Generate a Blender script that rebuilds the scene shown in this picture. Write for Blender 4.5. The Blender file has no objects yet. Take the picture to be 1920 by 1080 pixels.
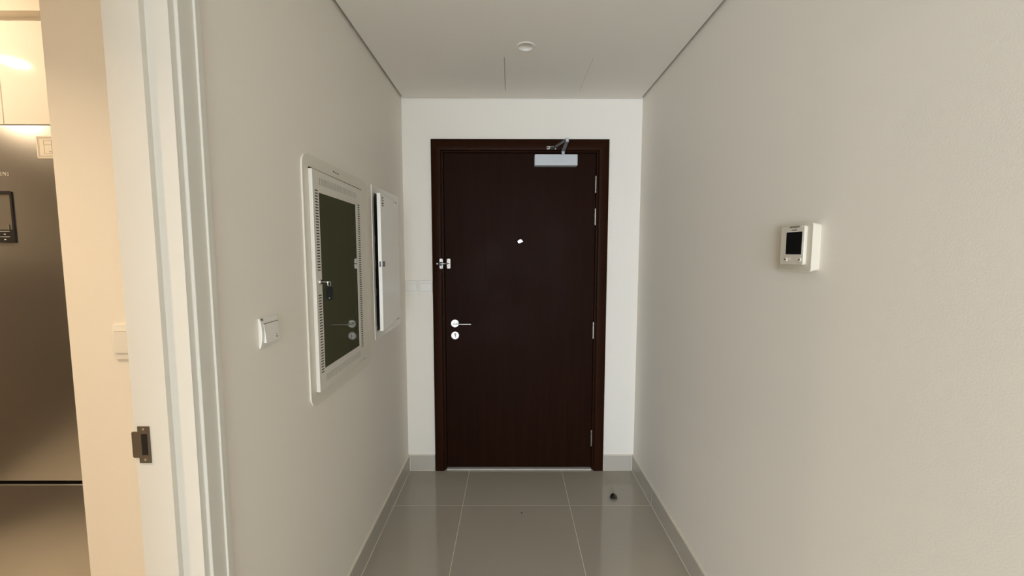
import bpy, bmesh, math, random
from mathutils import Vector, Matrix

random.seed(7)
SC = bpy.context.scene
COL = SC.collection

# ------------------------------------------------------------------ camera
# corridor frame: x to the right, y towards the entrance door, z up; camera stands at x=y=0
WL, WR, WB, ZC = -0.6654, 0.7998, 2.5851, 2.3434     # left wall, right wall, back wall, ceiling
CAM_H, F_PX, PITCH, YAW, ROLL = 1.41, 772.6, 0.0844, 0.0028, 0.0011
cam_data = bpy.data.cameras.new('camera')
cam = bpy.data.objects.new('camera', cam_data)
COL.objects.link(cam)
fwd = Vector((math.sin(YAW) * math.cos(PITCH), math.cos(YAW) * math.cos(PITCH), -math.sin(PITCH)))
r0 = Vector((math.cos(YAW), -math.sin(YAW), 0))
u0 = r0.cross(fwd)
rt = math.cos(ROLL) * r0 + math.sin(ROLL) * u0
up = -math.sin(ROLL) * r0 + math.cos(ROLL) * u0
cam.matrix_world = Matrix(((rt.x, up.x, -fwd.x, 0), (rt.y, up.y, -fwd.y, 0), (rt.z, up.z, -fwd.z, CAM_H), (0, 0, 0, 1)))
cam_data.sensor_width = 36.0
cam_data.lens = F_PX / 1920.0 * 36.0
cam_data.clip_start = 0.02
SC.camera = cam

# ------------------------------------------------------------------ world, light, exposure
world = bpy.data.worlds.new('sky')
SC.world = world
world.use_nodes = True
bg = world.node_tree.nodes['Background']
bg.inputs['Color'].default_value = (0.62, 0.80, 1.0, 1)
bg.inputs['Strength'].default_value = 1.0

WINDOW = dict(x0=-2.4, x1=0.62, z0=0.10, z1=2.15, y=-4.6)


def area(name, loc, rot, sx, sy, power, color, shape='RECTANGLE', spread=180):
    d = bpy.data.lights.new(name, 'AREA')
    d.shape = shape
    d.size, d.size_y = sx, sy
    d.energy = power
    d.color = color
    d.spread = math.radians(spread)
    o = bpy.data.objects.new(name, d)
    COL.objects.link(o)
    o.location = loc
    o.rotation_euler = rot
    return o


# daylight entering by the living-room window behind the photographer
area('window_daylight', ((WINDOW['x0'] + WINDOW['x1']) / 2, WINDOW['y'] + 0.02, (WINDOW['z0'] + WINDOW['z1']) / 2),
     (math.radians(90), 0, 0), WINDOW['x1'] - WINDOW['x0'], WINDOW['z1'] - WINDOW['z0'], 190, (0.775, 0.878, 1.0))
WARM = (1.0, 0.76, 0.50)

vs = SC.view_settings
vs.view_transform = 'Standard'
vs.look = 'None'
vs.gamma = 1.0
vs.use_curve_mapping = False
vs.exposure = 0.60
SC.cycles.use_denoising = True
SC.cycles.max_bounces = 14
SC.cycles.diffuse_bounces = 8
SC.cycles.sample_clamp_indirect = 8.0


# ------------------------------------------------------------------ materials
def srgb(r, g, b):
    def f(c):
        c /= 255.0
        return c / 12.92 if c <= 0.04045 else ((c + 0.055) / 1.055) ** 2.4
    return (f(r), f(g), f(b), 1.0)


def material(name, color, rough=0.5, metal=0.0, spec=0.5, noise=0.0, nscale=20.0, bump=0.0, bscale=200.0,
             stretch=(1, 1, 1), coat=0.0, emit=None, strength=0.0, aniso=0.0, detail=4.0, rnoise=0.0):
    m = bpy.data.materials.new(name)
    m.use_nodes = True
    nt = m.node_tree
    b = nt.nodes['Principled BSDF']
    b.inputs['Base Color'].default_value = color
    b.inputs['Roughness'].default_value = rough
    b.inputs['Metallic'].default_value = metal
    b.inputs['Specular IOR Level'].default_value = spec
    b.inputs['Coat Weight'].default_value = coat
    b.inputs['Coat Roughness'].default_value = 0.06
    b.inputs['Anisotropic'].default_value = aniso
    if emit:
        b.inputs['Emission Color'].default_value = emit
        b.inputs['Emission Strength'].default_value = strength
    tc = nt.nodes.new('ShaderNodeTexCoord')
    mp = nt.nodes.new('ShaderNodeMapping')
    mp.inputs['Scale'].default_value = stretch
    nt.links.new(tc.outputs['Object'], mp.inputs['Vector'])
    if noise > 0:
        n = nt.nodes.new('ShaderNodeTexNoise')
        n.inputs['Scale'].default_value = nscale
        n.inputs['Detail'].default_value = detail
        nt.links.new(mp.outputs['Vector'], n.inputs['Vector'])
        mx = nt.nodes.new('ShaderNodeMix')
        mx.data_type = 'RGBA'
        mx.inputs['A'].default_value = tuple(max(0, c * (1 - noise)) for c in color[:3]) + (1,)
        mx.inputs['B'].default_value = tuple(min(1, c * (1 + noise)) for c in color[:3]) + (1,)
        nt.links.new(n.outputs['Fac'], mx.inputs['Factor'])
        nt.links.new(mx.outputs['Result'], b.inputs['Base Color'])
        if rnoise > 0:
            mr = nt.nodes.new('ShaderNodeMapRange')
            mr.inputs['To Min'].default_value = max(0.02, rough - rnoise)
            mr.inputs['To Max'].default_value = rough + rnoise
            mr.inputs['From Min'].default_value = 0.3
            mr.inputs['From Max'].default_value = 0.7
            n3 = nt.nodes.new('ShaderNodeTexNoise')
            n3.inputs['Scale'].default_value = 3.0
            n3.inputs['Detail'].default_value = 3.0
            nt.links.new(tc.outputs['Object'], n3.inputs['Vector'])
            nt.links.new(n3.outputs['Fac'], mr.inputs['Value'])
            nt.links.new(mr.outputs['Result'], b.inputs['Roughness'])
    if bump > 0:
        n2 = nt.nodes.new('ShaderNodeTexNoise')
        n2.inputs['Scale'].default_value = bscale
        n2.inputs['Detail'].default_value = 3.0
        nt.links.new(mp.outputs['Vector'], n2.inputs['Vector'])
        bp = nt.nodes.new('ShaderNodeBump')
        bp.inputs['Strength'].default_value = bump
        bp.inputs['Distance'].default_value = 0.002
        nt.links.new(n2.outputs['Fac'], bp.inputs['Height'])
        nt.links.new(bp.outputs['Normal'], b.inputs['Normal'])
    return m


PAINT = material('wall_paint', (0.795, 0.752, 0.678, 1), 0.55, spec=0.25, noise=0.02, nscale=1.5, bump=0.10, bscale=260)
CEIL = material('ceiling_paint', (0.82, 0.787, 0.725, 1), 0.85, spec=0.15, noise=0.015, nscale=1.2, bump=0.05, bscale=220)
WHITE_WOOD = material('white_trim_paint', (0.67, 0.645, 0.58, 1), 0.45, spec=0.3, noise=0.01, nscale=8, bump=0.03, bscale=120)
TILE = material('porcelain_tile', (0.39, 0.352, 0.295, 1), 0.08, spec=0.5, noise=0.06, nscale=2.2, bump=0.015, bscale=30)
SKIRT = material('skirting_tile', (0.47, 0.435, 0.375, 1), 0.22, spec=0.5, noise=0.06, nscale=4)
GROUT = material('pale_grout', (0.72, 0.67, 0.575, 1), 0.8, noise=0.1, nscale=60)
DOOR = material('dark_wenge_veneer', (0.0165, 0.0058, 0.0030, 1), 0.45, spec=0.03, noise=0.35, nscale=7, stretch=(9, 9, 0.35),
                bump=0.04, bscale=20, detail=8, rnoise=0.07)
FRAMEWOOD = material('dark_frame_veneer', (0.022, 0.0072, 0.0030, 1), 0.42, spec=0.05, noise=0.35, nscale=7, stretch=(9, 9, 0.35),
                     bump=0.04, bscale=20, detail=8)
DARKGAP = material('dark_seal_and_gap_shade', (0.006, 0.005, 0.005, 1), 0.7)  # seal black, also colours in the shade of door gaps
STEEL = material('satin_stainless', (0.62, 0.60, 0.57, 1), 0.28, metal=1.0, noise=0.05, nscale=40)
CHROME = material('polished_chrome', (0.80, 0.79, 0.78, 1), 0.12, metal=1.0)
SILVER = material('silver_lacquer', (0.50, 0.52, 0.54, 1), 0.6, metal=0.1, noise=0.02, nscale=50)
ARMGREY = material('grey_arm_lacquer', (0.16, 0.16, 0.16, 1), 0.4, metal=0.6)
PLASTIC = material('white_plastic', (0.78, 0.755, 0.70, 1), 0.28, spec=0.45, noise=0.01, nscale=9)
CABMETAL = material('cream_cabinet_lacquer', (0.74, 0.705, 0.63, 1), 0.36, spec=0.45, noise=0.015, nscale=6, bump=0.03, bscale=300)
CABFRAME = material('cream_frame_lacquer', (0.73, 0.69, 0.60, 1), 0.40, spec=0.4, noise=0.015, nscale=6, bump=0.03, bscale=300)
METERDOOR = material('white_meter_lacquer', (0.82, 0.795, 0.735, 1), 0.20, spec=0.35, noise=0.01, nscale=6)
TINT = material('green_tinted_glass', (0.082, 0.086, 0.050, 1), 0.03, spec=0.5, noise=0.08, nscale=3)
BLACKIN = material('dark_interior', (0.012, 0.010, 0.008, 1), 0.8, noise=0.2, nscale=30)
BLACK = material('black_plastic', (0.006, 0.006, 0.007, 1), 0.32, noise=0.1, nscale=30)
RUBBER = material('black_rubber', (0.005, 0.005, 0.006, 1), 0.55, spec=0.2, noise=0.1, nscale=60)
INK = material('dark_print', (0.02, 0.018, 0.016, 1), 0.6)
LOGO = material('pale_grey_print', (0.30, 0.29, 0.27, 1), 0.5)
UNIT = material('brown_unit_veneer', (0.13, 0.095, 0.065, 1), 0.4, spec=0.3, noise=0.3, nscale=7, stretch=(9, 9, 0.35), detail=6)
JOINT = material('shadow_joint_grey', (0.36, 0.34, 0.30, 1), 0.7)
GREYINK = material('grey_print', (0.16, 0.14, 0.12, 1), 0.6)
PAPER = material('white_sticker', (0.78, 0.74, 0.66, 1), 0.5, noise=0.02, nscale=80)
THERMO = material('ivory_thermostat_plastic', (0.66, 0.61, 0.51, 1), 0.35, spec=0.35, noise=0.015, nscale=40)
SCREEN = material('black_lcd_screen', (0.002, 0.002, 0.002, 1), 0.35, spec=0.25)
FRIDGE = material('dark_brushed_steel', (0.33, 0.322, 0.31, 1), 0.25, metal=0.94, noise=0.06, nscale=30, stretch=(0.15, 1, 25))
FRIDGESIDE = material('dark_grey_fridge_shell', (0.09, 0.085, 0.08, 1), 0.5, noise=0.05, nscale=20)
GLOSSCAB = material('cream_gloss_lacquer', (0.86, 0.835, 0.79, 1), 0.045, spec=0.5, coat=0.3, noise=0.01, nscale=5)
BRONZE = material('dark_bronze_metal', (0.17, 0.135, 0.095, 1), 0.42, metal=0.7, noise=0.08, nscale=90)
LENS_OFF = material('frosted_reflector', (0.74, 0.71, 0.64, 1), 0.4, spec=0.4, noise=0.02, nscale=60)
LENS_ON = material('lit_lamp_lens', (0.9, 0.85, 0.75, 1), 0.4, emit=(1.0, 0.74, 0.45, 1), strength=30.0)
PANE = material('clear_glass', (0.9, 0.95, 0.95, 1), 0.02)
PANE.node_tree.nodes['Principled BSDF'].inputs['Transmission Weight'].default_value = 1.0
ALU = material('pale_threshold_strip', (0.58, 0.55, 0.50, 1), 0.45, metal=0.2, noise=0.08, nscale=40)
CRUMB = material('dark_grit', (0.03, 0.025, 0.02, 1), 0.8, noise=0.3, nscale=200)


# ------------------------------------------------------------------ mesh helpers
class MB:
    """collects shapes in one bmesh; build() links them as ONE mesh object"""

    def __init__(self):
        self.bm = bmesh.new()

    def _add(self, tb):
        me = bpy.data.meshes.new('tmp')
        tb.to_mesh(me)
        tb.free()
        self.bm.from_mesh(me)
        bpy.data.meshes.remove(me)

    def box(self, x0, x1, y0, y1, z0, z1, bevel=0.0, seg=2):
        tb = bmesh.new()
        bmesh.ops.create_cube(tb, size=1.0)
        for v in tb.verts:
            v.co = Vector(((x0 + x1) / 2 + v.co.x * (x1 - x0), (y0 + y1) / 2 + v.co.y * (y1 - y0), (z0 + z1) / 2 + v.co.z * (z1 - z0)))
        if bevel > 0:
            bmesh.ops.bevel(tb, geom=list(tb.edges), offset=bevel, segments=seg, profile=0.5, affect='EDGES')
        self._add(tb)
        return self

    def prism(self, poly, a0, a1, axis='y', bevel=0.0, seg=2):
        """poly: 2-D outline; axis y -> (x,z), axis x -> (y,z), axis z -> (x,y)"""
        def P(p, a):
            return {'y': (p[0], a, p[1]), 'x': (a, p[0], p[1]), 'z': (p[0], p[1], a)}[axis]
        tb = bmesh.new()
        v0 = [tb.verts.new(P(p, a0)) for p in poly]
        v1 = [tb.verts.new(P(p, a1)) for p in poly]
        n = len(poly)
        tb.faces.new(v0)
        tb.faces.new(list(reversed(v1)))
        for i in range(n):
            tb.faces.new((v0[i], v1[i], v1[(i + 1) % n], v0[(i + 1) % n]))
        bmesh.ops.recalc_face_normals(tb, faces=list(tb.faces))
        if bevel > 0:
            es = [e for e in tb.edges if any(len(f.verts) == n for f in e.link_faces) and len(e.link_faces) == 2]
            bmesh.ops.bevel(tb, geom=es, offset=bevel, segments=seg, profile=0.5, affect='EDGES')
        self._add(tb)
        return self

    def ring(self, outer, inner, y0, y1):
        """plate with a hole; outlines (x,z) with the same point count"""
        tb = bmesh.new()
        n = len(outer)
        o0 = [tb.verts.new((p[0], y0, p[1])) for p in outer]
        i0 = [tb.verts.new((p[0], y0, p[1])) for p in inner]
        o1 = [tb.verts.new((p[0], y1, p[1])) for p in outer]
        i1 = [tb.verts.new((p[0], y1, p[1])) for p in inner]
        for k in range(n):
            j = (k + 1) % n
            tb.faces.new((o0[k], o0[j], i0[j], i0[k]))
            tb.faces.new((o1[k], i1[k], i1[j], o1[j]))
            tb.faces.new((o0[k], o1[k], o1[j], o0[j]))
            tb.faces.new((i0[k], i0[j], i1[j], i1[k]))
        bmesh.ops.recalc_face_normals(tb, faces=list(tb.faces))
        self._add(tb)
        return self

    def lathe(self, prof, center=(0, 0, 0), axis='z', seg=28):
        """prof: (radius, height) pairs, closed to the axis where radius is 0"""
        tb = bmesh.new()
        rows = []
        for r, h in prof:
            row = []
            for k in range(1 if r < 1e-7 else seg):
                a = 2 * math.pi * k / seg
                c, s = r * math.cos(a), r * math.sin(a)
                p = {'z': (c, s, h), 'y': (c, h, s), 'x': (h, c, s)}[axis]
                row.append(tb.verts.new(Vector(p) + Vector(center)))
            rows.append(row)
        for a, b in zip(rows, rows[1:]):
            for k in range(seg):
                j = (k + 1) % seg
                if len(a) == 1 and len(b) == 1:
                    continue
                if len(a) == 1:
                    tb.faces.new((a[0], b[k], b[j]))
                elif len(b) == 1:
                    tb.faces.new((a[k], a[j], b[0]))
                else:
                    tb.faces.new((a[k], a[j], b[j], b[k]))
        bmesh.ops.recalc_face_normals(tb, faces=list(tb.faces))
        self._add(tb)
        return self

    def tube(self, path, r, seg=10):
        pts = [Vector(p) for p in path]
        tb = bmesh.new()
        rows = []
        for i, p in enumerate(pts):
            d = (pts[min(i + 1, len(pts) - 1)] - pts[max(i - 1, 0)]).normalized()
            a = d.orthogonal().normalized() if i == 0 else (rows_a - d * rows_a.dot(d)).normalized()
            rows_a = a
            b = d.cross(a)
            rr = r[i] if isinstance(r, (list, tuple)) else r
            rows.append([tb.verts.new(p + (a * math.cos(2 * math.pi * k / seg) + b * math.sin(2 * math.pi * k / seg)) * rr) for k in range(seg)])
        for x, y in zip(rows, rows[1:]):
            for k in range(seg):
                tb.faces.new((x[k], x[(k + 1) % seg], y[(k + 1) % seg], y[k]))
        tb.faces.new(rows[0])
        tb.faces.new(list(reversed(rows[-1])))
        bmesh.ops.recalc_face_normals(tb, faces=list(tb.faces))
        self._add(tb)
        return self

    def bar(self, p, q, w0, w1, t):
        """flat tapered bar from p to q, width in the horizontal plane, thickness t in z"""
        p, q = Vector(p), Vector(q)
        d = (q - p).normalized()
        s = d.cross(Vector((0, 0, 1))).normalized()
        n = s.cross(d)
        tb = bmesh.new()
        vs_ = []
        for c, w in ((p, w0), (q, w1)):
            for a, b in ((-1, -1), (1, -1), (1, 1), (-1, 1)):
                vs_.append(tb.verts.new(c + s * a * w / 2 + n * b * t / 2))
        for f in ((0, 1, 2, 3), (7, 6, 5, 4), (0, 4, 5, 1), (1, 5, 6, 2), (2, 6, 7, 3), (3, 7, 4, 0)):
            tb.faces.new([vs_[i] for i in f])
        bmesh.ops.recalc_face_normals(tb, faces=list(tb.faces))
        bmesh.ops.bevel(tb, geom=list(tb.edges), offset=t * 0.2, segments=1, affect='EDGES')
        self._add(tb)
        return self

    def perforated(self, x0, x1, z0, z1, y0, y1, xc, zc):
        """plate x0..x1, z0..z1 (front y0, back y1) with through slots xc[i] x zc[j] ((a,b) spans)"""
        tb = bmesh.new()
        xs = [x0] + [v for s in xc for v in s] + [x1]
        zs = [z0] + [v for s in zc for v in s] + [z1]
        g = [[tb.verts.new((x, y0, z)) for z in zs] for x in xs]
        h = [[tb.verts.new((x, y1, z)) for z in zs] for x in xs]
        for i in range(len(xs) - 1):
            for j in range(len(zs) - 1):
                q = (g[i][j], g[i + 1][j], g[i + 1][j + 1], g[i][j + 1])
                r = (h[i][j], h[i + 1][j], h[i + 1][j + 1], h[i][j + 1])
                if i % 2 == 1 and j % 2 == 1:
                    for k in range(4):
                        tb.faces.new((q[k], q[(k + 1) % 4], r[(k + 1) % 4], r[k]))
                else:
                    tb.faces.new(q)
                    tb.faces.new(tuple(reversed(r)))
        self._add(tb)
        return self

    def build(self, name, mat, parent=None, loc=(0, 0, 0), rot=(0, 0, 0), angle=20):
        me = bpy.data.meshes.new(name)
        self.bm.to_mesh(me)
        self.bm.free()
        me.materials.append(mat)
        me.polygons.foreach_set('use_smooth', [True] * len(me.polygons))
        me.set_sharp_from_angle(angle=math.radians(angle))
        return link(name, me, parent, loc, rot)


def link(name, data, parent=None, loc=(0, 0, 0), rot=(0, 0, 0)):
    o = bpy.data.objects.new(name, data)
    COL.objects.link(o)
    o.parent = parent
    o.location = loc
    o.rotation_euler = rot
    return o


def tag(o, label, cat, group=None, kind=None):
    o['label'] = label
    o['category'] = cat
    if group:
        o['group'] = group
    if kind:
        o['kind'] = kind
    return o


def thing(name, label, cat, loc=(0, 0, 0), rz=0.0, group=None, kind=None):
    return tag(link(name, None, None, loc, (0, 0, rz)), label, cat, group, kind)


def rrect(x0, x1, z0, z1, r, n=6):
    pts = []
    for cx, cz, a0 in ((x1 - r, z1 - r, 0), (x0 + r, z1 - r, 90), (x0 + r, z0 + r, 180), (x1 - r, z0 + r, 270)):
        for k in range(n + 1):
            a = math.radians(a0 + 90 * k / n)
            pts.append((cx + r * math.cos(a), cz + r * math.sin(a)))
    return pts


def text_mesh(body, size, depth=0.0003):
    cu = bpy.data.curves.new('lettering', 'FONT')
    cu.body = body
    cu.size = size
    cu.extrude = depth
    cu.align_x = 'CENTER'
    cu.align_y = 'CENTER'
    o = bpy.data.objects.new('lettering', cu)
    COL.objects.link(o)
    dg = bpy.context.evaluated_depsgraph_get()
    me = bpy.data.meshes.new_from_object(o.evaluated_get(dg))
    bpy.data.objects.remove(o)
    return me


HALF = math.pi / 2
LEFT_ROT, RIGHT_ROT = HALF, -HALF      # wall things: local x to the viewer's right, local y into the wall
KIT_BACK = WB                          # kitchen runs beside the corridor

# ------------------------------------------------------------------ setting: floor
XMIN, YMIN, YMAX = -3.4, -4.6, 2.75
floor = MB().box(XMIN, WR + 0.15, YMIN - 0.15, YMAX + 0.1, -0.12, -0.0005).build('floor', GROUT)
tag(floor, 'glossy greige porcelain tile floor with pale grout joints', 'floor', kind='structure')
JX, JY, T, G = -0.269, 2.198, 0.60, 0.0013
tile_full = None
regions = [(WL, WR, -1.0, WB + 0.12), (XMIN, WR, YMIN, -1.0), (XMIN, WL, -1.0, YMAX)]
for rx0, rx1, ry0, ry1 in regions:
    for i in range(-6, 3):
        for j in range(-15, 2):
            x0, x1 = max(JX + i * T + G, rx0), min(JX + (i + 1) * T - G, rx1)
            y0, y1 = max(JY + (j - 0) * T + G, ry0), min(JY + (j + 1) * T - G, ry1)
            if x1 - x0 < 0.01 or y1 - y0 < 0.01:
                continue
            full = abs(x1 - x0 - (T - 2 * G)) < 1e-6 and abs(y1 - y0 - (T - 2 * G)) < 1e-6
            c = ((x0 + x1) / 2, (y0 + y1) / 2, 0)
            if full and tile_full:
                link('floor_tile', tile_full, floor, c)
            else:
                o = MB().box(x0 - c[0], x1 - c[0], y0 - c[1], y1 - c[1], -0.010, 0.0, 0.0006, 1).build('floor_tile', TILE, floor, c)
                if full:
                    tile_full = o.data

# ------------------------------------------------------------------ setting: walls and ceiling
TOPW = ZC + 0.14
JK, JH = -0.786, 2.10                 # kitchen-side face of the left wall, doorway head
Y_FAR, Y_NEAR = 0.834, 0.004          # kitchen doorway from Y_NEAR to Y_FAR
LIN = 0.03                            # lining thickness
w = MB()
w.box(JK, WL, Y_FAR + LIN, WB + 0.16, 0, TOPW)
w.box(JK, WL, -1.0, Y_NEAR - LIN, 0, TOPW)
w.box(JK, WL, Y_NEAR - LIN, Y_FAR + LIN, JH + LIN, TOPW)
tag(w.build('wall_left', PAINT), 'warm white painted corridor wall with the kitchen doorway and recessed boxes', 'wall', kind='structure')
tag(MB().box(WR, WR + 0.15, YMIN - 0.15, WB + 0.16, 0, TOPW).build('wall_right', PAINT),
    'plain warm white painted corridor wall carrying the thermostat', 'wall', kind='structure')
DX0, DX1, DZ = -0.428, 0.536, 2.030   # clear opening inside the entrance door casing
w = MB()
w.box(WL, DX0 - 0.03, WB, WB + 0.16, 0, TOPW)
w.box(DX1 + 0.03, WR, WB, WB + 0.16, 0, TOPW)
w.box(DX0 - 0.03, DX1 + 0.03, WB, WB + 0.16, DZ + 0.03, TOPW)
w.box(DX0 - 0.03, DX1 + 0.03, WB + 0.13, WB + 0.16, 0, DZ + 0.03)
tag(w.build('wall_back', PAINT), 'white painted end wall around the dark entrance door', 'wall', kind='structure')
# unseen shell: living room behind the camera and the kitchen beside the corridor
Wd = WINDOW
w = MB()
w.box(XMIN - 0.15, Wd['x0'], YMIN - 0.15, YMIN, 0, TOPW)
w.box(Wd['x1'], WR + 0.15, YMIN - 0.15, YMIN, 0, TOPW)
w.box(Wd['x0'], Wd['x1'], YMIN - 0.15, YMIN, 0, Wd['z0'])
w.box(Wd['x0'], Wd['x1'], YMIN - 0.15, YMIN, Wd['z1'], TOPW)
tag(w.build('wall_front', PAINT), 'living room wall with the wide window opening', 'wall', kind='structure')
w = MB()
w.box(XMIN - 0.15, XMIN, YMIN, YMAX, 0, TOPW)
w.box(XMIN - 0.15, JK, YMAX, YMAX + 0.12, 0, TOPW)
w.box(XMIN, JK, -1.0, -0.88, 0, TOPW)
tag(w.build('wall_kitchen', PAINT), 'outer kitchen and living room walls', 'wall', kind='structure')
NIBX, NIBY = -1.083, 1.0
w = MB().box(NIBX, JK, NIBY, YMAX, 0, TOPW)
tag(w.build('wall_nib', PAINT), 'cream painted wall end in the kitchen beside the fridge', 'wall', kind='structure')

wn = thing('window_1', 'wide living room window with white frame and three panes', 'window', ((Wd['x0'] + Wd['x1']) / 2, YMIN - 0.10, Wd['z0']), kind='structure')
ww, wh = (Wd['x1'] - Wd['x0']) / 2, Wd['z1'] - Wd['z0']
m = MB().box(-ww, ww, -0.03, 0.03, 0, 0.05).box(-ww, ww, -0.03, 0.03, wh - 0.05, wh)
for x in (-ww, -ww / 3 - 0.025, ww / 3 - 0.025, ww - 0.05):
    m.box(x, x + 0.05, -0.03, 0.03, 0.05, wh - 0.05)
m.build('window_frame', WHITE_WOOD, wn)
for x in (-ww * 2 / 3, 0.0, ww * 2 / 3):
    MB().box(x - ww / 3 + 0.025, x + ww / 3 - 0.025, -0.004, 0.004, 0.05, wh - 0.05).build('window_pane', PANE, wn)

# corridor ceiling: slab with a shadow gap to the side walls, a hole for the access panel and one for the downlight
GAPS, GAPB = 0.014, 0.006
PX0, PX1, PY0, PY1 = -0.031, 0.394, 2.055, 2.475     # access panel
LX, LY, LS = 0.067, 1.952, 0.075                      # downlight
CX0, CX1, CY1 = WL + GAPS, WR - GAPS, WB - GAPB
c = MB()
CT = ZC + 0.018
ym = LY + LS
c.box(CX0, CX1, -1.0, LY - LS, ZC, CT)
c.box(CX0, LX - LS, LY - LS, ym, ZC, CT)
c.box(LX + LS, CX1, LY - LS, ym, ZC, CT)
c.box(CX0, CX1, ym, PY0, ZC, CT)
c.box(CX0, PX0 - 0.0022, PY0, PY1, ZC, CT)
c.box(PX1 + 0.0012, CX1, PY0, PY1, ZC, CT)
c.box(CX0, CX1, PY1, CY1, ZC, CT)
tb = bmesh.new()
rows = []
for k in range(32):
    a = 2 * math.pi * k / 32
    ca, sa = math.cos(a), math.sin(a)
    m = LS / max(abs(ca), abs(sa))
    rows.append((tb.verts.new((LX + ca * m, LY + sa * m, ZC)), tb.verts.new((LX + ca * 0.036, LY + sa * 0.036, ZC)),
                 tb.verts.new((LX + ca * 0.036, LY + sa * 0.036, CT))))
for k in range(32):
    a, b = rows[k], rows[(k + 1) % 32]
    tb.faces.new((a[0], a[1], b[1], b[0]))
    tb.faces.new((a[1], a[2], b[2], b[1]))
c._add(tb)
c.box(WL - 0.05, WR + 0.05, -1.0, WB + 0.05, ZC + 0.034, ZC + 0.13)        # soffit above the gaps
c.box(XMIN, WR + 0.05, YMIN, -1.0, ZC, ZC + 0.13)
c.box(XMIN, JK, -0.88, YMAX, ZC, ZC + 0.13)
ceil = tag(c.build('ceiling', CEIL), 'flat off-white plaster ceiling with shadow gaps along the walls', 'ceiling', kind='structure')
ap = MB().box(PX0, PX1, PY0 + 0.0001, PY1 - 0.0001, ZC, CT).build('ceiling_access_panel', CEIL)
tag(ap, 'flush off-white access panel in the ceiling with thin dark side joints', 'access panel')

# ------------------------------------------------------------------ setting: skirting tiles
SH, ST = 0.100, 0.011


def skirting(name, label, pieces, along, bead):
    root = tag(link(name, None), label, 'baseboard', kind='structure')
    for a, b in pieces:
        m = MB()
        if along == 'yl':
            m.box(WL, WL + ST, a, b, 0.002, SH, 0.0012, 1)
        elif along == 'yr':
            m.box(WR - ST, WR, a, b, 0.002, SH, 0.0012, 1)
        else:
            m.box(a, b, WB - ST, WB, 0.002, SH, 0.0012, 1)
        m.build('skirting_tile', SKIRT, root)
    m = MB()
    for q in bead:
        m.box(*q)
    m.build('grout_bead', GROUT, root)


def spans(a, b, start):
    out, e = [], start
    while e > a:
        e -= 0.6
    while e < b:
        s, t = max(a, e + 0.001), min(b, e + 0.599)
        if t - s > 0.01:
            out.append((s, t))
        e += 0.6
    return out


BD = 0.0035
skirting('baseboard_left', 'greige tile skirting along the wall under the electrical cabinets', spans(0.925, WB - ST, 2.198), 'yl',
         [(WL, WL + ST * 0.8, 0.925, WB, SH, SH + BD), (WL, WL + ST + 0.0025, 0.925, WB - ST, 0, 0.002)])
skirting('baseboard_right', 'greige tile skirting along the wall under the thermostat', spans(-1.0, WB - ST, 2.198), 'yr',
         [(WR - ST * 0.8, WR, -1.0, WB, SH, SH + BD), (WR - ST - 0.0025, WR, -1.0, WB - ST, 0, 0.002)])
skirting('baseboard_back', 'short greige skirting tiles either side of the entrance door', [(WL + ST + 0.003, -0.492), (0.6035, WR - ST - 0.003)], 'x',
         [(WL + ST, -0.49, WB - ST * 0.8, WB, SH, SH + BD), (0.601, WR - ST, WB - ST * 0.8, WB, SH, SH + BD),
          (WL + ST, -0.49, WB - ST - 0.003, WB, 0, 0.002), (0.601, WR - ST, WB - ST - 0.003, WB, 0, 0.002),
          (WL + ST, WL + ST + 0.003, WB - ST, WB, 0.002, SH), (WR - ST - 0.003, WR - ST, WB - ST, WB, 0.002, SH),
          (0.6005, 0.6032, WB - ST, WB, 0.002, SH)])

# ------------------------------------------------------------------ setting: entrance door
door = thing('door_1', 'dark brown flush wooden entrance door with closer, viewer and lever handle', 'door', (0.054, WB, 0), kind='structure')
ox = -0.054
L0, L1, LZ0, LZ1 = -0.4135 + ox, 0.5235 + ox, 0.015, 2.0205     # leaf
LY0 = 0.004                                                     # leaf front, slightly behind the wall face
MB().box(L0, L1, LY0, LY0 + 0.045, LZ0, LZ1, 0.0015, 1).build('door_leaf', DOOR, door)
# casing with a rounded outer bead and a stepped inner edge, swept round the opening
O0, O1, OZ = -0.489 + ox, 0.600 + ox, 2.101
I0, I1, IZ = DX0 + ox, DX1 + ox, DZ
prof = [(0, 0.0), (0, -0.0135), (0.0025, -0.0165), (0.048, -0.0180), (0.0555, -0.0165), (0.0595, -0.0110), (0.0605, -0.004), (0.0605, 0.0)]


def casing(name, pts_fn, mat, parent, ends):
    """sweep of the profile (t inward from the outer edge, y) between two mitred ends"""
    tb = bmesh.new()
    A = [tb.verts.new(pts_fn(t, y, ends[0])) for t, y in prof]
    Bv = [tb.verts.new(pts_fn(t, y, ends[1])) for t, y in prof]
    n = len(prof)
    for k in range(n):
        tb.faces.new((A[k], Bv[k], Bv[(k + 1) % n], A[(k + 1) % n]))
    tb.faces.new(A)
    tb.faces.new(list(reversed(Bv)))
    bmesh.ops.recalc_face_normals(tb, faces=list(tb.faces))
    m = MB()
    m._add(tb)
    return m.build(name, mat, parent, angle=50)


casing('door_casing', lambda t, y, e: (O0 + t, y, 0.0 if e == 0 else OZ - t * 1.15), FRAMEWOOD, door, (0, 1))
casing('door_casing', lambda t, y, e: (O1 - t * 1.05, y, 0.0 if e == 0 else OZ - t * 1.15), FRAMEWOOD, door, (0, 1))
casing('door_casing', lambda t, y, e: (O0 + t if e == 0 else O1 - t * 1.05, y, OZ - t * 1.15), FRAMEWOOD, door, (0, 1))
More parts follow.
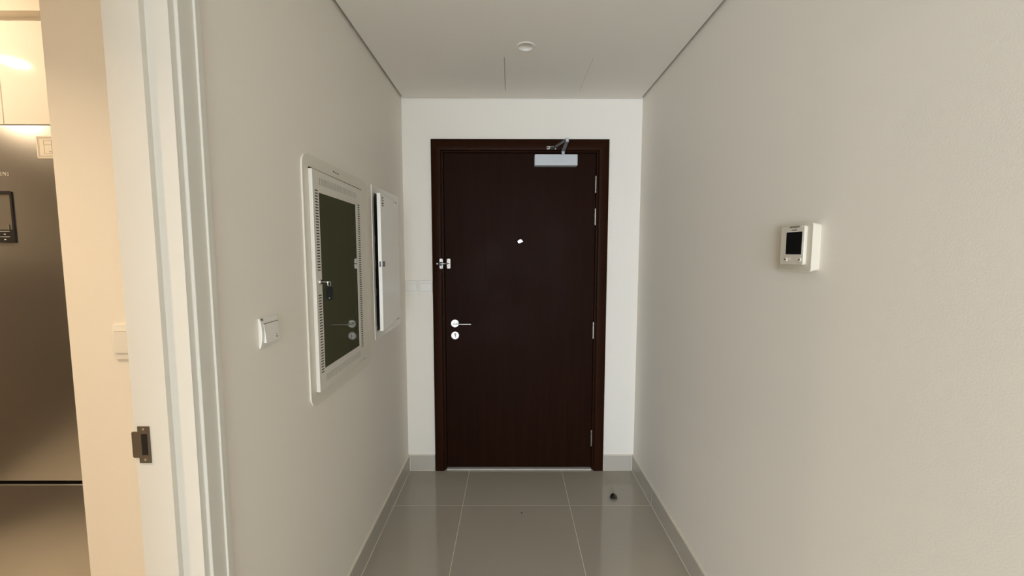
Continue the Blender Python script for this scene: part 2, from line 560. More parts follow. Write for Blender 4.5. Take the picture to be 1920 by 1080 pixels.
# frame lining behind the casing, with a seal groove against the leaf
m = MB()
m.box(I0 - 0.03, I0 + 0.0115, -0.003, 0.12, 0, IZ + 0.03, 0.002, 1)
m.box(I1 - 0.0095, I1 + 0.03, -0.003, 0.12, 0, IZ + 0.03, 0.002, 1)
m.box(I0 + 0.0115, I1 - 0.0095, -0.003, 0.12, IZ - 0.0065, IZ + 0.03, 0.002, 1)
m.build('door_lining', FRAMEWOOD, door)
m = MB()
m.box(I0 + 0.0105, I0 + 0.030, 0.052, 0.06, 0, IZ)
m.box(I1 - 0.028, I1 - 0.0085, 0.052, 0.06, 0, IZ)
m.box(I0 + 0.03, I1 - 0.028, 0.052, 0.06, IZ - 0.03, IZ - 0.006)
m.build('door_seal', DARKGAP, door)
MB().box(I0 + 0.0115, I1 - 0.0095, -0.012, 0.12, 0.0, 0.0095, 0.002, 1).build('threshold', ALU, door)
for z0, z1 in ((1.780, 1.884), (1.583, 1.686), (0.868, 0.976), (0.160, 0.268)):
    h = MB()
    zs = [z0, z0 + 0.021, z0 + 0.085, z1]
    for a, b in zip(zs, zs[1:]):
        h.lathe([(0, a + 0.001), (0.0052, a + 0.001), (0.0052, b - 0.001), (0, b - 0.001)], (0.5232 + ox, -0.002, 0), 'z', 14)
    h.build('hinge', STEEL, door)
# lever handle
lx, lz = -0.3535 + ox, 0.9665
hd = MB().lathe([(0, -0.007), (0.0235, -0.007), (0.026, -0.0045), (0.026, LY0), (0, LY0)], (lx, 0, lz), 'y', 32).build('lever_handle', STEEL, door)
MB().lathe([(0, -0.040), (0.0095, -0.040), (0.0095, -0.005), (0, -0.005)], (lx, 0, lz), 'y', 20).build('spindle_neck', STEEL, hd)
MB().box(lx - 0.0095, lx + 0.108, -0.056, -0.036, lz - 0.0005, lz + 0.0055, 0.0024, 2).build('lever', STEEL, hd)
# key escutcheon with thumb turn
es = MB().lathe([(0, -0.006), (0.0235, -0.006), (0.026, -0.0035), (0.026, LY0), (0, LY0)], (lx, 0, 0.8895), 'y', 32).build('key_escutcheon', STEEL, door)
MB().lathe([(0, -0.0075), (0.0085, -0.0075), (0.0085, -0.005), (0, -0.005)], (lx + 0.001, 0, 0.896), 'y', 20).build('cylinder', CHROME, es)
m = MB().box(lx + 0.0015, lx + 0.0055, -0.0085, -0.004, 0.8765, 0.893)
m.box(lx - 0.003, lx + 0.0065, -0.0085, -0.006, 0.9005, 0.9025)
m.box(lx + 0.0035, lx + 0.0065, -0.0085, -0.006, 0.892, 0.9025)
m.build('keyhole', BLACK, es)
# door viewer with swung-aside cover
pv = MB().lathe([(0.0055, -0.003), (0.0088, -0.003), (0.0092, LY0), (0.0055, LY0), (0.0055, -0.003)], (0.0525 + ox, 0, 1.4815), 'y', 24).build('door_viewer', CHROME, door)
MB().lathe([(0, -0.001), (0.0056, -0.001), (0.0056, LY0), (0, LY0)], (0.0525 + ox, 0, 1.4815), 'y', 20).build('viewer_lens', BLACK, pv)
m = MB().lathe([(0, -0.0065), (0.0085, -0.0065), (0.0095, -0.005), (0.0095, -0.0032), (0, -0.0032)], (0.0600 + ox, 0, 1.4855), 'y', 24)
m.prism(rrect(0.064 + ox, 0.0735 + ox, 1.4795, 1.4845, 0.002), -0.006, -0.0035)
m.build('viewer_cover', CHROME, pv)
# swing bar door guard
gz = 1.344
dg_ = MB().prism(rrect(-0.443 + ox, -0.4225 + ox, gz - 0.031, gz + 0.031, 0.007), -0.0215, -0.0170).build('door_guard', CHROME, door)
MB().prism(rrect(-0.4005 + ox, -0.379 + ox, gz - 0.031, gz + 0.031, 0.007), -0.0005, LY0).build('guard_plate', CHROME, dg_)
m = MB()
for dx, dz in ((-0.394, 0.022), (-0.388, 0.012), (-0.388, -0.012), (-0.394, -0.022)):
    m.lathe([(0, -0.0015), (0.0024, -0.0015), (0.0024, 0.0), (0, 0.0)], (dx + ox, 0, gz + dz), 'y', 10)
for dz in (0.023, -0.023):
    m.lathe([(0, -0.0252), (0.0024, -0.0252), (0.0024, -0.023), (0, -0.023)], (-0.4315 + ox, 0, gz + dz), 'y', 10)
m.build('guard_screw', ARMGREY, dg_)
m = MB().box(-0.447 + ox, -0.424 + ox, -0.040, -0.024, gz - 0.012, gz + 0.012, 0.003, 1)
m.build('guard_hinge_block', BLACK, dg_)
m = MB().lathe([(0, -0.036), (0.004, -0.0345), (0.0095, -0.024), (0.0095, -0.017), (0, -0.017)], (-0.4565 + ox, 0, gz), 'y', 16)
m.build('guard_stop', CHROME, dg_)
m = MB().tube([(-0.432 + ox, -0.043, gz), (-0.41 + ox, -0.040, gz), (-0.385 + ox, -0.014, gz)], 0.0024, 10)
m.lathe([(0, -0.0055), (0.003, -0.0045), (0.0052, 0), (0.003, 0.0045), (0, 0.0055)], (-0.429 + ox, -0.044, gz), 'y', 14)
m.build('swing_bar', CHROME, dg_)
m = MB().prism([(-0.382 + ox, gz), (-0.401 + ox, gz + 0.006), (-0.401 + ox, gz - 0.006)], -0.010, -0.0006)
m.build('guard_catch', ARMGREY, dg_)
# overhead closer
cl = MB().box(0.1425 + ox, 0.4025 + ox, -0.046, LY0, 1.9375, 2.0040, 0.004, 2).build('door_closer', SILVER, door)
sx, ax = 0.316 + ox, 0.3095 + ox
ZA = 2.026
m = MB().lathe([(0, 2.0), (0.0095, 2.0), (0.0095, 2.018), (0.011, 2.018), (0.011, ZA + 0.006), (0, ZA + 0.006)], (sx, -0.030, 0), 'z', 18)
m.build('closer_spindle', SILVER, cl)
MB().bar((sx, -0.030, ZA), (ax, -0.262, ZA), 0.024, 0.018, 0.007).build('closer_arm', ARMGREY, cl)
MB().bar((ax, -0.262, ZA + 0.009), (0.246 + ox, -0.034, ZA + 0.009), 0.016, 0.020, 0.006).build('closer_forearm', ARMGREY, cl)
m = MB().lathe([(0, ZA - 0.007), (0.0085, ZA - 0.006), (0.0085, ZA + 0.014), (0.006, ZA + 0.0165), (0, ZA + 0.0165)], (ax, -0.260, 0), 'z', 16)
m.build('closer_elbow', SILVER, cl)
m = MB().box(0.2165 + ox, 0.276 + ox, -0.025, -0.0175, ZA + 0.010, ZA + 0.032, 0.0025, 1)
m.build('closer_bracket', CHROME, cl)
m = MB().box(0.236 + ox, 0.258 + ox, -0.044, -0.025, ZA + 0.008, ZA + 0.024, 0.002, 1)
m.lathe([(0, -0.0285), (0.005, -0.0285), (0.005, -0.026), (0, -0.026)], (0.2245 + ox, 0, ZA + 0.021), 'y', 12)
m.build('bracket_pivot', BLACK, cl)

# ------------------------------------------------------------------ setting: kitchen doorway lining and casing
trim = thing('trim_1', 'white painted doorway lining and stepped casing between corridor and kitchen', 'door frame', (WL, Y_FAR, 0), kind='structure')


def T_(x, y):
    return (x - WL, y - Y_FAR)


# far jamb: proud kitchen part and rebated corridor part, outline in plan (x, y)
jamb = [T_(-0.786, 0.834), T_(-0.714, 0.834), T_(-0.714, 0.8464), T_(-0.668, 0.8464), T_(-0.668, 0.866), T_(-0.786, 0.866)]
MB().prism(jamb, 0.0, JH, 'z', 0.0).build('jamb', WHITE_WOOD, trim)
# corridor casing, stepped section in plan
sec = [(-0.675, 0.852), (-0.6678, 0.852), (-0.6678, 0.8605), (-0.667, 0.862), (-0.6622, 0.862), (-0.6614, 0.863), (-0.6614, 0.9037),
       (-0.6577, 0.9037), (-0.657, 0.9045), (-0.657, 0.919), (-0.6585, 0.921), (-0.675, 0.921)]
MB().prism([T_(*p) for p in sec], 0.0, JH + 0.065, 'z').build('casing', WHITE_WOOD, trim)
yn = Y_NEAR
m = MB().box(-0.786 - WL, 0.0, yn - 0.03 - Y_FAR, yn - Y_FAR, 0, JH)
m.build('jamb', WHITE_WOOD, trim)
MB().box(-0.001, 0.0124, yn - 0.075 - Y_FAR, yn - 0.012 - Y_FAR, 0, JH + 0.065, 0.003, 2).build('casing', WHITE_WOOD, trim)
MB().box(-0.786 - WL, 0.0, yn - 0.03 - Y_FAR, 0.03, JH, JH + 0.03).build('head_lining', WHITE_WOOD, trim)
MB().box(-0.0005, 0.0124, yn - 0.012 - Y_FAR, 0.012, JH + 0.002, JH + 0.065, 0.003, 2).build('head_casing', WHITE_WOOD, trim)
# strike plate let into the proud part of the jamb, lip towards the kitchen
zs0, zs1 = 0.9705, 1.0495
out = [(-0.7535, zs0), (-0.7535, zs1), (-0.7775, zs1), (-0.7775, zs1 - 0.0115), (-0.7885, zs1 - 0.0115), (-0.7905, zs1 - 0.0135),
       (-0.7905, zs0 + 0.0135), (-0.7885, zs0 + 0.0115), (-0.7775, zs0 + 0.0115), (-0.7775, zs0)]
sp = MB().prism([(x - WL, z) for x, z in out], -0.0022, 0.0).build('strike_plate', BRONZE, trim)
sp['label'] = 'dark bronze strike plate'
MB().box(-0.7705 - WL, -0.7580 - WL, -0.0026, -0.0021, zs0 + 0.0175, zs1 - 0.016).build('latch_hole', BLACK, sp)
m = MB()
for z in (zs0 + 0.007, zs1 - 0.006):
    m.lathe([(0, -0.0031), (0.0022, -0.0028), (0.0026, -0.0021), (0, -0.0021)], (-0.7655 - WL, 0, z), 'y', 12)
m.build('strike_screw', STEEL, sp)

# ------------------------------------------------------------------ ceiling downlight
dl = thing('recessed_downlight', 'small round unlit downlight with white rim in the corridor ceiling', 'downlight', (LX, LY, ZC))
MB().lathe([(0.0345, 0.002), (0.0350, -0.002), (0.0385, -0.0035), (0.0415, -0.002), (0.0425, 0.0), (0.0345, 0.002)], (0, 0, 0), 'z', 40).build('trim_ring', PLASTIC, dl)
MB().lathe([(0.0348, 0.001), (0.033, 0.008), (0.026, 0.014), (0.014, 0.0175), (0, 0.0185)], (0, 0, 0), 'z', 40).build('reflector', LENS_OFF, dl)

# ------------------------------------------------------------------ big electrical cabinet on the left wall
# local: x = world y - 1.62, y = into the wall, z = world z - 0.89
CY, CZ = 1.62, 0.89
cab = thing('electrical_cabinet', 'large cream electrical cabinet with tinted glass door and slotted vents', 'electrical cabinet', (WL, CY, CZ), LEFT_ROT)


def lx_(y):
    return y - CY


def lz_(z):
    return z - CZ


F0, F1, FZ0, FZ1 = lx_(1.331), lx_(1.914), lz_(0.891), lz_(1.732)
D0, D1, DZ0, DZ1 = lx_(1.3695), lx_(1.848), lz_(0.937), lz_(1.685)
g = 0.003
outer = rrect(F0, F1, FZ0, FZ1, 0.040, 8)
inner = rrect(D0 - g, D1 + g, DZ0 - g, DZ1 + g, 0.004, 8)
MB().ring(outer, inner, -0.0055, 0.0).build('frame', CABFRAME, cab)
MB().prism([(D0, DZ1 + 0.0002), (D1, DZ1 + 0.0002), (D1, DZ1 + 0.0030), (D0, DZ1 + 0.0066)], -0.0057, -0.0012).build('gap_shade_strip', DARKGAP, cab)  # dark strips above and below stand in for shade in the door gap
MB().prism([(D0, DZ0 - 0.0025), (D1, DZ0 - 0.0018), (D1, DZ0 - 0.0003), (D0, DZ0 - 0.0003)], -0.0057, -0.0012).build('gap_shade_strip', DARKGAP, cab)
MB().box(D0 - g, D1 + g, -0.0010, -0.0002, DZ0 - g, DZ1 + g).build('back_box', BLACKIN, cab)
# door stands slightly proud at the lock side: hinged at its far edge, origin there, front face y = 0
def lh(y):
    return y - 1.848


m = MB()
DY, yb = 0.0, 0.0008
W0 = lh(1.3695)
G0, G1, GZ0, GZ1 = lh(1.414), lh(1.765), lz_(1.009), lz_(1.613)
PITCH_S = 0.0095
n_v = int((lz_(1.622) - lz_(0.9985)) / PITCH_S)
left_z = [(lz_(0.9985) + k * PITCH_S, lz_(0.9985) + k * PITCH_S + 0.0038) for k in range(n_v + 1)]
right_z = [(a - 0.003, b - 0.003) for a, b in left_z]
lock_z = lz_(1.312)
left_z = [s for s in left_z if not (lock_z - 0.045 < s[0] < lock_z + 0.033)]
n_h = int((1.778 - 1.423) / PITCH_S)
top_x = [(lh(1.423) + k * PITCH_S, lh(1.423) + k * PITCH_S + 0.0040) for k in range(n_h + 1)]
zt, zb = lz_(1.632), lz_(0.9940)
m.perforated(W0, G0 - 0.002, zb, zt, DY, yb, [(lh(1.3845), lh(1.4085))], left_z)
m.perforated(G1 + 0.002, 0.0, zb, zt, DY, yb, [(lh(1.7895), lh(1.8175))], right_z)
m.perforated(W0, 0.0, zt, DZ1, DY, yb, top_x, [(lz_(1.6395), lz_(1.6635))])
m.perforated(W0, 0.0, DZ0, zb, DY, yb, top_x, [(lz_(0.9595), lz_(0.9860))])
m.box(G0 - 0.002, G1 + 0.002, DY, yb, zb, GZ0)
m.box(G0 - 0.002, G1 + 0.002, DY, yb, GZ1, zt)
m.box(G0 - 0.002, G0, DY, yb, GZ0, GZ1)
m.box(G1, G1 + 0.002, DY, yb, GZ0, GZ1)
# folded edges of the sheet-metal door
m.box(W0, W0 + 0.0015, 0.0001, 0.0158, DZ0, DZ1)
m.box(-0.0015, 0.0, 0.0001, 0.0030, DZ0, DZ1)
m.box(W0, 0.0, 0.0001, 0.0030, DZ0, DZ0 + 0.0015)
m.box(W0, 0.0, 0.0001, 0.0030, DZ1 - 0.0015, DZ1)
AJAR = math.radians(1.35)
cdoor = m.build('cabinet_door', CABMETAL, cab, (D1, -0.0068, 0), (0, 0, AJAR))
MB().box(W0 + 0.004, -0.004, 0.0022, 0.0030, DZ0 + 0.004, DZ1 - 0.004).build('dark_backing', BLACKIN, cdoor)
MB().prism(rrect(G0 + 0.0002, G1 - 0.0002, GZ0 + 0.0002, GZ1 - 0.0002, 0.006), 0.0006, 0.0018).build('glass_pane', TINT, cdoor)
MB().lathe([(0, -0.006), (0.0072, -0.006), (0.0088, -0.0045), (0.0105, -0.001), (0.0105, 0.001), (0, 0.001)], (lh(1.397), 0, lock_z), 'y', 24).build('lock', CHROME, cdoor)
m = MB()
for a, b, dz in ((1.5605, 1.5735, 0.0012), (1.5795, 1.5900, 0), (1.5960, 1.6100, -0.0004)):
    m.prism(rrect(lx_(a), lx_(b), lz_(1.7075) + dz, lz_(1.7125) + dz, 0.0020, 3), -0.0058, -0.0054)
m.build('maker_mark', GREYINK, cab)

# key left in the cabinet lock, black tag hanging from it
kx, kz = lx_(1.389), lock_z
key = thing('key', 'small steel key with black tag hanging in the cabinet lock', 'key', (WL + 0.0068 + 0.0089 + 0.006, 1.397, CZ + kz), LEFT_ROT)
MB().box(-0.0032, 0.0032, -0.015, 0.0005, -0.0010, 0.0010, 0.0004, 1).build('blade', STEEL, key)
m = MB().lathe([(0.0032, -0.001), (0.0085, -0.001), (0.0085, 0.001), (0.0032, 0.001), (0.0032, -0.001)], (0, -0.0225, 0), 'z', 24)
m.build('bow', STEEL, key)
ring = [(0.0003, -0.0270 + 0.0050 * math.sin(t), -0.0075 + 0.0085 * math.cos(t)) for t in [2 * math.pi * k / 20 for k in range(21)]]
MB().tube(ring, 0.0006, 6).build('key_ring', STEEL, key)
tagp = [(y - 0.0270, z) for y, z in rrect(-0.0105, 0.0105, -0.0600, -0.0145, 0.0085, 6)]
MB().prism(tagp, -0.0022, 0.0022, 'x', 0.0008, 1).build('tag', RUBBER, key)
MB().lathe([(0, -0.0027), (0.0020, -0.0027), (0.0020, -0.0021), (0, -0.0021)], (0, -0.0270, -0.0550), 'x', 14).build('tag_rivet', STEEL, key)

# ------------------------------------------------------------------ smaller meter box with its door ajar
MY, MZ = 2.22, 0.985
mt = thing('meter_box', 'narrow white meter box set in the wall with its door ajar', 'electrical box', (WL, MY, MZ), LEFT_ROT)


def my_(y):
    return y - MY


def mz_(z):
    return z - MZ


fo = rrect(my_(1.992), my_(2.462), mz_(0.985), mz_(1.735), 0.004, 3)
fi = rrect(my_(2.016), my_(2.424), mz_(1.024), mz_(1.699), 0.002, 3)
MB().ring(fo, fi, -0.0035, 0.0).build('frame', METERDOOR, mt)
MB().box(my_(2.016), my_(2.424), -0.0012, -0.0002, mz_(1.024), mz_(1.699)).build('interior', BLACKIN, mt)
for y1, z0, z1 in ((2.034, 1.685, 1.703), (2.030, 1.03, 1.05), (2.030, 1.20, 1.235), (2.030, 1.34, 1.375), (2.030, 1.46, 1.495)):
    MB().box(my_(2.018), my_(y1), -0.0033, -0.0012, mz_(z0), mz_(z1)).build('breaker_edge', GREYINK, mt)
# door hinged on its far edge; local origin at the hinge, front face y = 0
dw = 0.440
md = MB().box(-dw, 0, 0.0, 0.0170, mz_(1.036), mz_(1.690), 0.0015, 2).build('meter_door', METERDOOR, mt, (my_(2.395), -0.0125, 0), (0, 0, math.radians(5.5)))
fy = -0.0003
lkz = mz_(1.357)
m = MB().box(-dw + 0.026, -dw + 0.052, fy - 0.004, fy + 0.001, lkz - 0.013, lkz + 0.013, 0.001, 1)
m.build('latch', BLACK, md)
MB().box(-dw - 0.0012, -dw + 0.001, 0.0050, 0.0120, lkz - 0.013, lkz + 0.013).build('latch_bolt', BLACK, md)
m = MB().box(-dw + 0.030, -dw + 0.033, fy - 0.0002, fy + 0.0005, mz_(1.632), mz_(1.682))
for k, ln in enumerate((0.026, 0.036, 0.034, 0.030)):
    z = mz_(1.673) - k * 0.0122
    x = -dw + 0.037
    while x < -dw + 0.037 + ln:
        wd = random.uniform(0.004, 0.009)
        m.box(x, min(x + wd, -dw + 0.04 + ln), fy - 0.0002, fy + 0.0005, z - 0.0030, z + 0.0030)
        x += wd + 0.002
m.build('printed_notice', GREYINK, md)


# ------------------------------------------------------------------ wall switches
def bulged_plate(w, h, t_edge, t_mid, n=10):
    """outline (y, z): flat on the wall, bulging front"""
    pts = [(0.0, -h / 2)]
    for k in range(n + 1):
        u = -1 + 2 * k / n
        pts.append((-(t_edge + (t_mid - t_edge) * (1 - u * u)), u * h / 2))
    pts.append((0.0, h / 2))
    return pts


def rocker_mesh(w, h, y_top, y_bot, base):
    return [(base, -h / 2), (y_bot, -h / 2), (y_bot + (y_top - y_bot) * 0.5 - 0.0006, 0.0), (y_top, h / 2), (base, h / 2)]


sw = thing('light_switch', 'white single light switch with small black dot beside the electrical cabinet', 'light switch', (WL, 1.114, 1.157), LEFT_ROT)
hz = 0.040
MB().prism([(y, z + hz) for y, z in bulged_plate(0.082, 0.080, 0.0045, 0.0105)], -0.041, 0.041, 'x', 0.0012, 2).build('plate', PLASTIC, sw)
m = MB().prism([(y, z + 0.0385) for y, z in rocker_mesh(0.066, 0.050, -0.0095, -0.0145, -0.002)], -0.030, 0.036, 'x', 0.0008, 2)
rk = m.build('rocker', PLASTIC, sw)
MB().box(-0.030, 0.036, -0.0101, -0.006, 0.0638, 0.0652).build('shadow_joint', GREYINK, sw)
MB().box(0.0180, 0.0222, -0.0148, -0.0125, 0.0205, 0.0245, 0.0008, 1).build('indicator', BLACK, rk)
MB().box(0.0175, 0.0225, -0.0142, -0.0115, 0.0285, 0.0297).build('indicator_mark', GREYINK, rk)
lt = text_mesh('RS', 0.0085)
lt.materials.append(INK)
link('lettering', lt, sw, (-0.0315, -0.0063, 0.0762), (math.radians(78), 0, 0))

kn = thing('light_switch', 'white light switch on the cream kitchen wall end beside the doorway', 'light switch', (-0.930, NIBY, 1.150))
MB().prism([(y, z + 0.0425) for y, z in bulged_plate(0.084, 0.085, 0.0055, 0.0085)], -0.042, 0.042, 'x', 0.0012, 2).build('plate', PLASTIC, kn)
rk = MB().prism([(y, z + 0.0425) for y, z in rocker_mesh(0.066, 0.053, -0.0115, -0.0085, -0.002)], -0.034, 0.034, 'x', 0.0008, 2).build('rocker', PLASTIC, kn)
for z in (0.0690, 0.0152):
    MB().box(-0.034, 0.034, -0.0092, -0.006, z, z + 0.0008).build('shadow_joint', JOINT, kn)

for x, lab in ((-0.6235, 'blank white cover plate in the corner of the end wall'), (-0.5320, 'blank white cover plate touching the dark door casing')):
    bp = thing('cover_plate', lab, 'wall plate', (x, WB, 1.155))
    dz = 0.0 if x < -0.6 else -0.0012
    half = 0.0405
    m = MB().prism(rrect(-half, half, dz, 0.083 + dz, 0.003, 4), -0.0085, 0.0, 'y', 0.0012, 2)
    m.build('plate', PLASTIC, bp)
    MB().prism(rrect(-0.0352, 0.0352, 0.0158 + dz, 0.0672 + dz, 0.002, 3), -0.0087, -0.006, 'y').build('shadow_joint', JOINT, bp)
    MB().prism(rrect(-0.0343, 0.0343, 0.0167 + dz, 0.0663 + dz, 0.002, 3), -0.0108, -0.006, 'y', 0.0007, 1).build('insert', PLASTIC, bp)

# ------------------------------------------------------------------ thermostat on the right wall
# local x = 1.139 - world y
TY, TZ = 1.134, 1.361
th = thing('thermostat', 'ivory wall thermostat with black square display on the plain wall', 'thermostat', (WR, TY, TZ), RIGHT_ROT)


def tx(y):
    return TY - y


def tz(z):
    return z - TZ


m = MB()
tb = bmesh.new()
secs = []
for yy, ins in ((0.0, 0.0045), (-0.012, 0.0025), (-0.0195, 0.0004), (-0.0215, 0.0008), (-0.0225, 0.0028)):
    secs.append([tb.verts.new((x, yy, z)) for x, z in rrect(tx(1.203) + ins, tx(1.066) - ins * 0.4, ins, 0.130 - ins, 0.007, 5)])
nn = len(secs[0])
for a, b in zip(secs, secs[1:]):
    for k in range(nn):
        tb.faces.new((a[k], a[(k + 1) % nn], b[(k + 1) % nn], b[k]))
tb.faces.new(secs[0])
tb.faces.new(list(reversed(secs[-1])))
bmesh.ops.recalc_face_normals(tb, faces=list(tb.faces))
m._add(tb)
m.build('housing', THERMO, th)
bz = rrect(tx(1.181), tx(1.086), tz(1.3795), tz(1.4840), 0.006, 5)
bezel = MB().prism(bz, -0.0305, -0.020, 'y', 0.0022, 2).build('bezel', THERMO, th)
MB().prism(rrect(tx(1.158), tx(1.0855) - 0.006, tz(1.4065), tz(1.4695), 0.0015, 3), -0.0309, -0.030).build('screen_surround', PLASTIC, bezel)
MB().prism(rrect(tx(1.1555), tx(1.087) - 0.006, tz(1.4075), tz(1.4680), 0.001, 3), -0.0312, -0.0300).build('display', SCREEN, bezel)
for y, z, r in ((1.1520, 1.3935, 0.0058), (1.0975, 1.3935, 0.0058)):
    b = MB().lathe([(0, -0.0330), (r - 0.0012, -0.0330), (r, -0.0318), (r, -0.030), (0, -0.030)], (tx(y), 0, tz(z)), 'y', 20).build('button', THERMO, bezel)
    s = 1 if y < 1.12 else -1
    MB().prism([(tx(y) + s * 0.0030, tz(z) - 0.0022), (tx(y) + s * 0.0030, tz(z) + 0.0022), (tx(y) - s * 0.0030, tz(z))], -0.0333, -0.0329).build('button_mark', INK, b)
for y, z in ((1.1395, 1.396), (1.1090, 1.396)):
    MB().lathe([(0, -0.0318), (0.0024, -0.0314), (0.003, -0.030), (0, -0.030)], (tx(y), 0, tz(z)), 'y', 14).build('small_button', PLASTIC, bezel)
# sticker with a printed number along the top, maker's print below it
st = MB().box(tx(1.152), tx(1.096), -0.0309, -0.0304, tz(1.4775), tz(1.4845) + 0.0003).build('sticker', THERMO, bezel)
lt = text_mesh('LWP 02.037.B1', 0.0064)
lt.materials.append(INK)
link('lettering', lt, st, (tx(1.124), -0.0311, tz(1.4810)), (HALF, 0, 0))
m = MB()
x = tx(1.136)
for wd in (0.0035, 0.0025, 0.003, 0.0025, 0.003, 0.0025, 0.002, 0.0025):
    m.box(x, x + wd * 0.8, -0.0308, -0.0300, tz(1.4719), tz(1.4745))
    x += wd
m.build('maker_print', GREYINK, bezel)

# ------------------------------------------------------------------ door stop and grit on the floor
ds = thing('door_stop', 'small black rubber and metal door stop screwed to the tiled floor', 'door stop', (0.595, 2.272, 0.0))
MB().lathe([(0, 0.0), (0.0215, 0.0), (0.0215, 0.004), (0.0195, 0.0055), (0, 0.0055)], (0, 0, 0), 'z', 32).build('base', BRONZE, ds)


def half_dome(r, h, a0, a1, z0, n=14, rows=7):
    tb = bmesh.new()
    grid = []
    for j in range(rows + 1):
        t = j / rows
        rr = r * math.sqrt(max(0.0, 1 - t * t * 0.92))
        grid.append([tb.verts.new((rr * math.cos(a0 + (a1 - a0) * k / n), rr * math.sin(a0 + (a1 - a0) * k / n), z0 + h * t)) for k in range(n + 1)])
    for j in range(rows):
        for k in range(n):
            tb.faces.new((grid[j][k], grid[j][k + 1], grid[j + 1][k + 1], grid[j + 1][k]))
    tb.faces.new(grid[rows])
    tb.faces.new(list(reversed(grid[0])))
    tb.faces.new([grid[j][0] for j in range(rows + 1)] + [grid[j][n] for j in range(rows, -1, -1)])
    bmesh.ops.recalc_face_normals(tb, faces=list(tb.faces))
    m = MB()
    m._add(tb)
    return m


half_dome(0.0198, 0.017, math.radians(-70), math.radians(85), 0.0055).build('metal_shell', BRONZE, ds)
half_dome(0.0185, 0.0205, math.radians(85), math.radians(290), 0.0055).build('rubber_buffer', RUBBER, ds)

tb = bmesh.new()
bmesh.ops.create_icosphere(tb, subdivisions=2, radius=0.0042)
for v in tb.verts:
    v.co *= random.uniform(0.7, 1.15)
    v.co.z = v.co.z * 0.55 + 0.0019
m = MB()
m._add(tb)
tag(m.build('grit', CRUMB, None, (0.060, 2.132, 0.0)), 'tiny dark speck of grit lying on the floor tile', 'grit')

# ------------------------------------------------------------------ kitchen: fridge in its niche
FY = 1.35
fr = thing('fridge', 'dark brushed steel fridge freezer with door dispenser beside the wall end', 'fridge', (-1.665, FY, 0.0))
fw = 0.375
MB().box(-fw, fw, 0.062, 0.68, 0.02, 1.806, 0.004, 1).build('body', FRIDGESIDE, fr)
SPL = 0.6265
fd = MB().box(-fw, fw, 0.0, 0.060, SPL + 0.007, 1.8135, 0.003, 3)
fd = fd.build('fridge_door', FRIDGE, fr)
MB().box(-fw, fw, 0.0, 0.060, 0.06, SPL - 0.006, 0.006, 3).build('freezer_drawer', FRIDGE, fr)
MB().box(-fw + 0.004, fw - 0.004, 0.028, 0.064, SPL - 0.007, SPL + 0.008).build('door_gap', DARKGAP, fr)
MB().box(-fw + 0.01, fw - 0.01, 0.03, 0.064, 0.0, 0.058).build('plinth', BLACK, fr)


def fx(x):
    return x + 1.665


# water dispenser: black frame, recess, control strip
dx0, dx1, dz0, dz1 = fx(-1.80), fx(-1.603), 1.442, 1.607
dp = MB().ring(rrect(dx0, dx1, dz0, dz1, 0.003, 3), rrect(dx0 + 0.008, dx1 - 0.007, dz0 + 0.042, dz1 - 0.011, 0.002, 3), -0.0035, 0.0005).build('dispenser', BLACK, fd)
MB().box(dx0 + 0.008, dx1 - 0.007, -0.0008, 0.0006, dz0 + 0.042, dz1 - 0.011).build('dispenser_recess', FRIDGE, dp)
MB().box(dx1 - 0.022, dx1 - 0.018, -0.0030, -0.0008, dz0 + 0.042, dz0 + 0.058).build('dispenser_lever', FRIDGESIDE, dp)
m = MB()
for z in (dz0 + 0.0185, dz0 + 0.0360):
    m.box(dx0 + 0.012, dx1 - 0.016, -0.0038, -0.0034, z, z + 0.0008)
for z in (dz0 + 0.026, dz0 + 0.009):
    m.box(dx1 - 0.036, dx1 - 0.030, -0.0038, -0.0034, z, z + 0.0025)
m.build('control_marks', SILVER, dp)
lt = text_mesh('SIEMENS', 0.0175, 0.0004)
lt.materials.append(LOGO)
wid = max(v.co.x for v in lt.vertices)
link('lettering', lt, fd, (fx(-1.607) - wid, -0.0004, 1.6605), (HALF, 0, 0))
# sticker in the upper corner of the door, outline drawing of a fridge
s0, s1, sz0, sz1 = fx(-1.510), fx(-1.424), 1.7095, 1.7795
sk = MB().prism(rrect(s0, s1, sz0, sz1, 0.003, 3), -0.0012, 0.0002).build('sticker', PAPER, fd)
m = MB()


def outline(a, b, c, d, t, y=-0.0015):
    m.box(a, b, y, -0.0010, c, c + t)
    m.box(a, b, y, -0.0010, d - t, d)
    m.box(a, a + t, y, -0.0010, c, d)
    m.box(b - t, b, y, -0.0010, c, d)


outline(s0 + 0.0045, s1 - 0.0045, sz0 + 0.0045, sz1 - 0.0045, 0.0011)
outline(s0 + 0.0080, s1 - 0.0080, sz0 + 0.0080, sz1 - 0.0080, 0.0008)
outline(s0 + 0.0230, s0 + 0.0490, sz0 + 0.0135, sz1 - 0.0135, 0.0011)
m.box(s0 + 0.0230, s0 + 0.0490, -0.0015, -0.001, sz0 + 0.0420, sz0 + 0.0430)
m.box(s0 + 0.0390, s0 + 0.0460, -0.0015, -0.001, sz0 + 0.0195, sz0 + 0.0225)
m.build('printed_drawing', JOINT, sk)

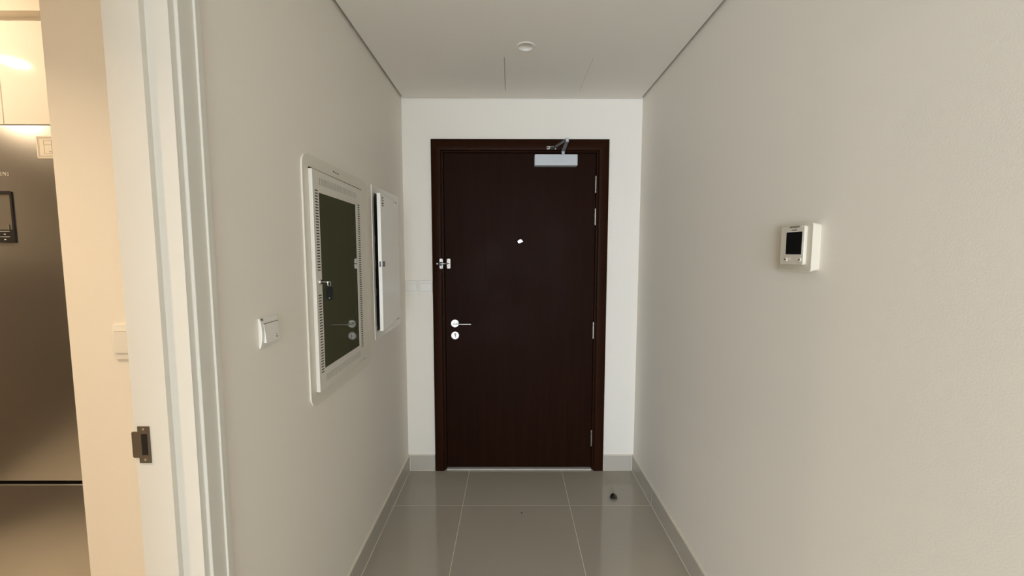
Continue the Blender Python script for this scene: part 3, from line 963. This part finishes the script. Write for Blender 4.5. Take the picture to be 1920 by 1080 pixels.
# cabinet over the fridge
oc = thing('overhead_cabinet', 'glossy cream overhead kitchen cabinet fitted above the fridge', 'kitchen cabinet', (-1.60, FY, 1.814))
MB().box(-0.62, 0.50, 0.020, 0.60, 0.0, 0.312).build('carcass', WHITE_WOOD, oc)
for a, b in ((-0.614, -0.0085), (-0.0062, 0.494)):
    MB().box(a, b, 0.0, 0.0195, 0.001, 0.3145, 0.0012, 2).build('cabinet_door', GLOSSCAB, oc)
w = MB().box(-2.30, NIBX, FY + 0.035, FY + 0.15, 2.126, 2.168)
w.box(-2.30, NIBX, FY, YMAX, 2.158, TOPW)
tag(w.build('wall_bulkhead', PAINT), 'cream painted bulkhead above the overhead kitchen cabinet', 'bulkhead', kind='structure')

# kitchen downlights: first mirrored in the cabinet, other three added for brightness only
for x, y, pw, sp_, lab in ((-2.42, 0.60, 7.0, 180, 'lit warm round downlight in the kitchen ceiling near the fridge'),
                      (-1.42, 0.26, 7.2, 120, 'unseen warm downlight added near the doorway to brighten the wall end'),
                      (-1.75, 0.98, 3.0, 180, 'unseen warm downlight added before the overhead cabinet to brighten it'),
                      (-1.95, 1.04, 12.0, 75, 'unseen narrow-beam downlight added before the fridge to brighten the floor it mirrors')):
    t = thing('recessed_downlight', lab, 'downlight', (x, y, ZC))
    MB().lathe([(0.046, 0.0), (0.046, -0.004), (0.052, -0.006), (0.058, -0.004), (0.060, 0.0), (0.046, 0.0)], (0, 0, 0), 'z', 32).build('trim_ring', PLASTIC, t)
    MB().lathe([(0, -0.0025), (0.0455, -0.0025), (0.0455, -0.0002), (0, -0.0002)], (0, 0, 0), 'z', 32).build('lens', LENS_ON, t)
    area('kitchen_lamp_light', (x, y, ZC - 0.012), (0, 0, 0), 0.07, 0.07, pw, WARM, 'DISK', sp_)

# dark unit out of view, added to darken the reflection in the fridge door
sb = thing('added_reflection_unit', 'unseen dark brown unit with two doors, added to darken the fridge reflection', 'kitchen cabinet', (-3.10, 0.1, 0.0), HALF)
MB().box(-0.95, 0.95, -0.28, 0.30, 0.0, 1.42, 0.003, 1).build('carcass', UNIT, sb)
for a, b in ((-0.945, -0.002), (0.002, 0.945)):
    d = MB().box(a, b, -0.300, -0.281, 0.08, 1.41, 0.0015, 1).build('unit_door', UNIT, sb)
    hx = -0.05 if a < -0.5 else 0.05
    MB().tube([(hx, -0.30, 0.80), (hx, -0.328, 0.80), (hx, -0.328, 1.05), (hx, -0.30, 1.05)], 0.005, 8).build('bar_handle', STEEL, d)
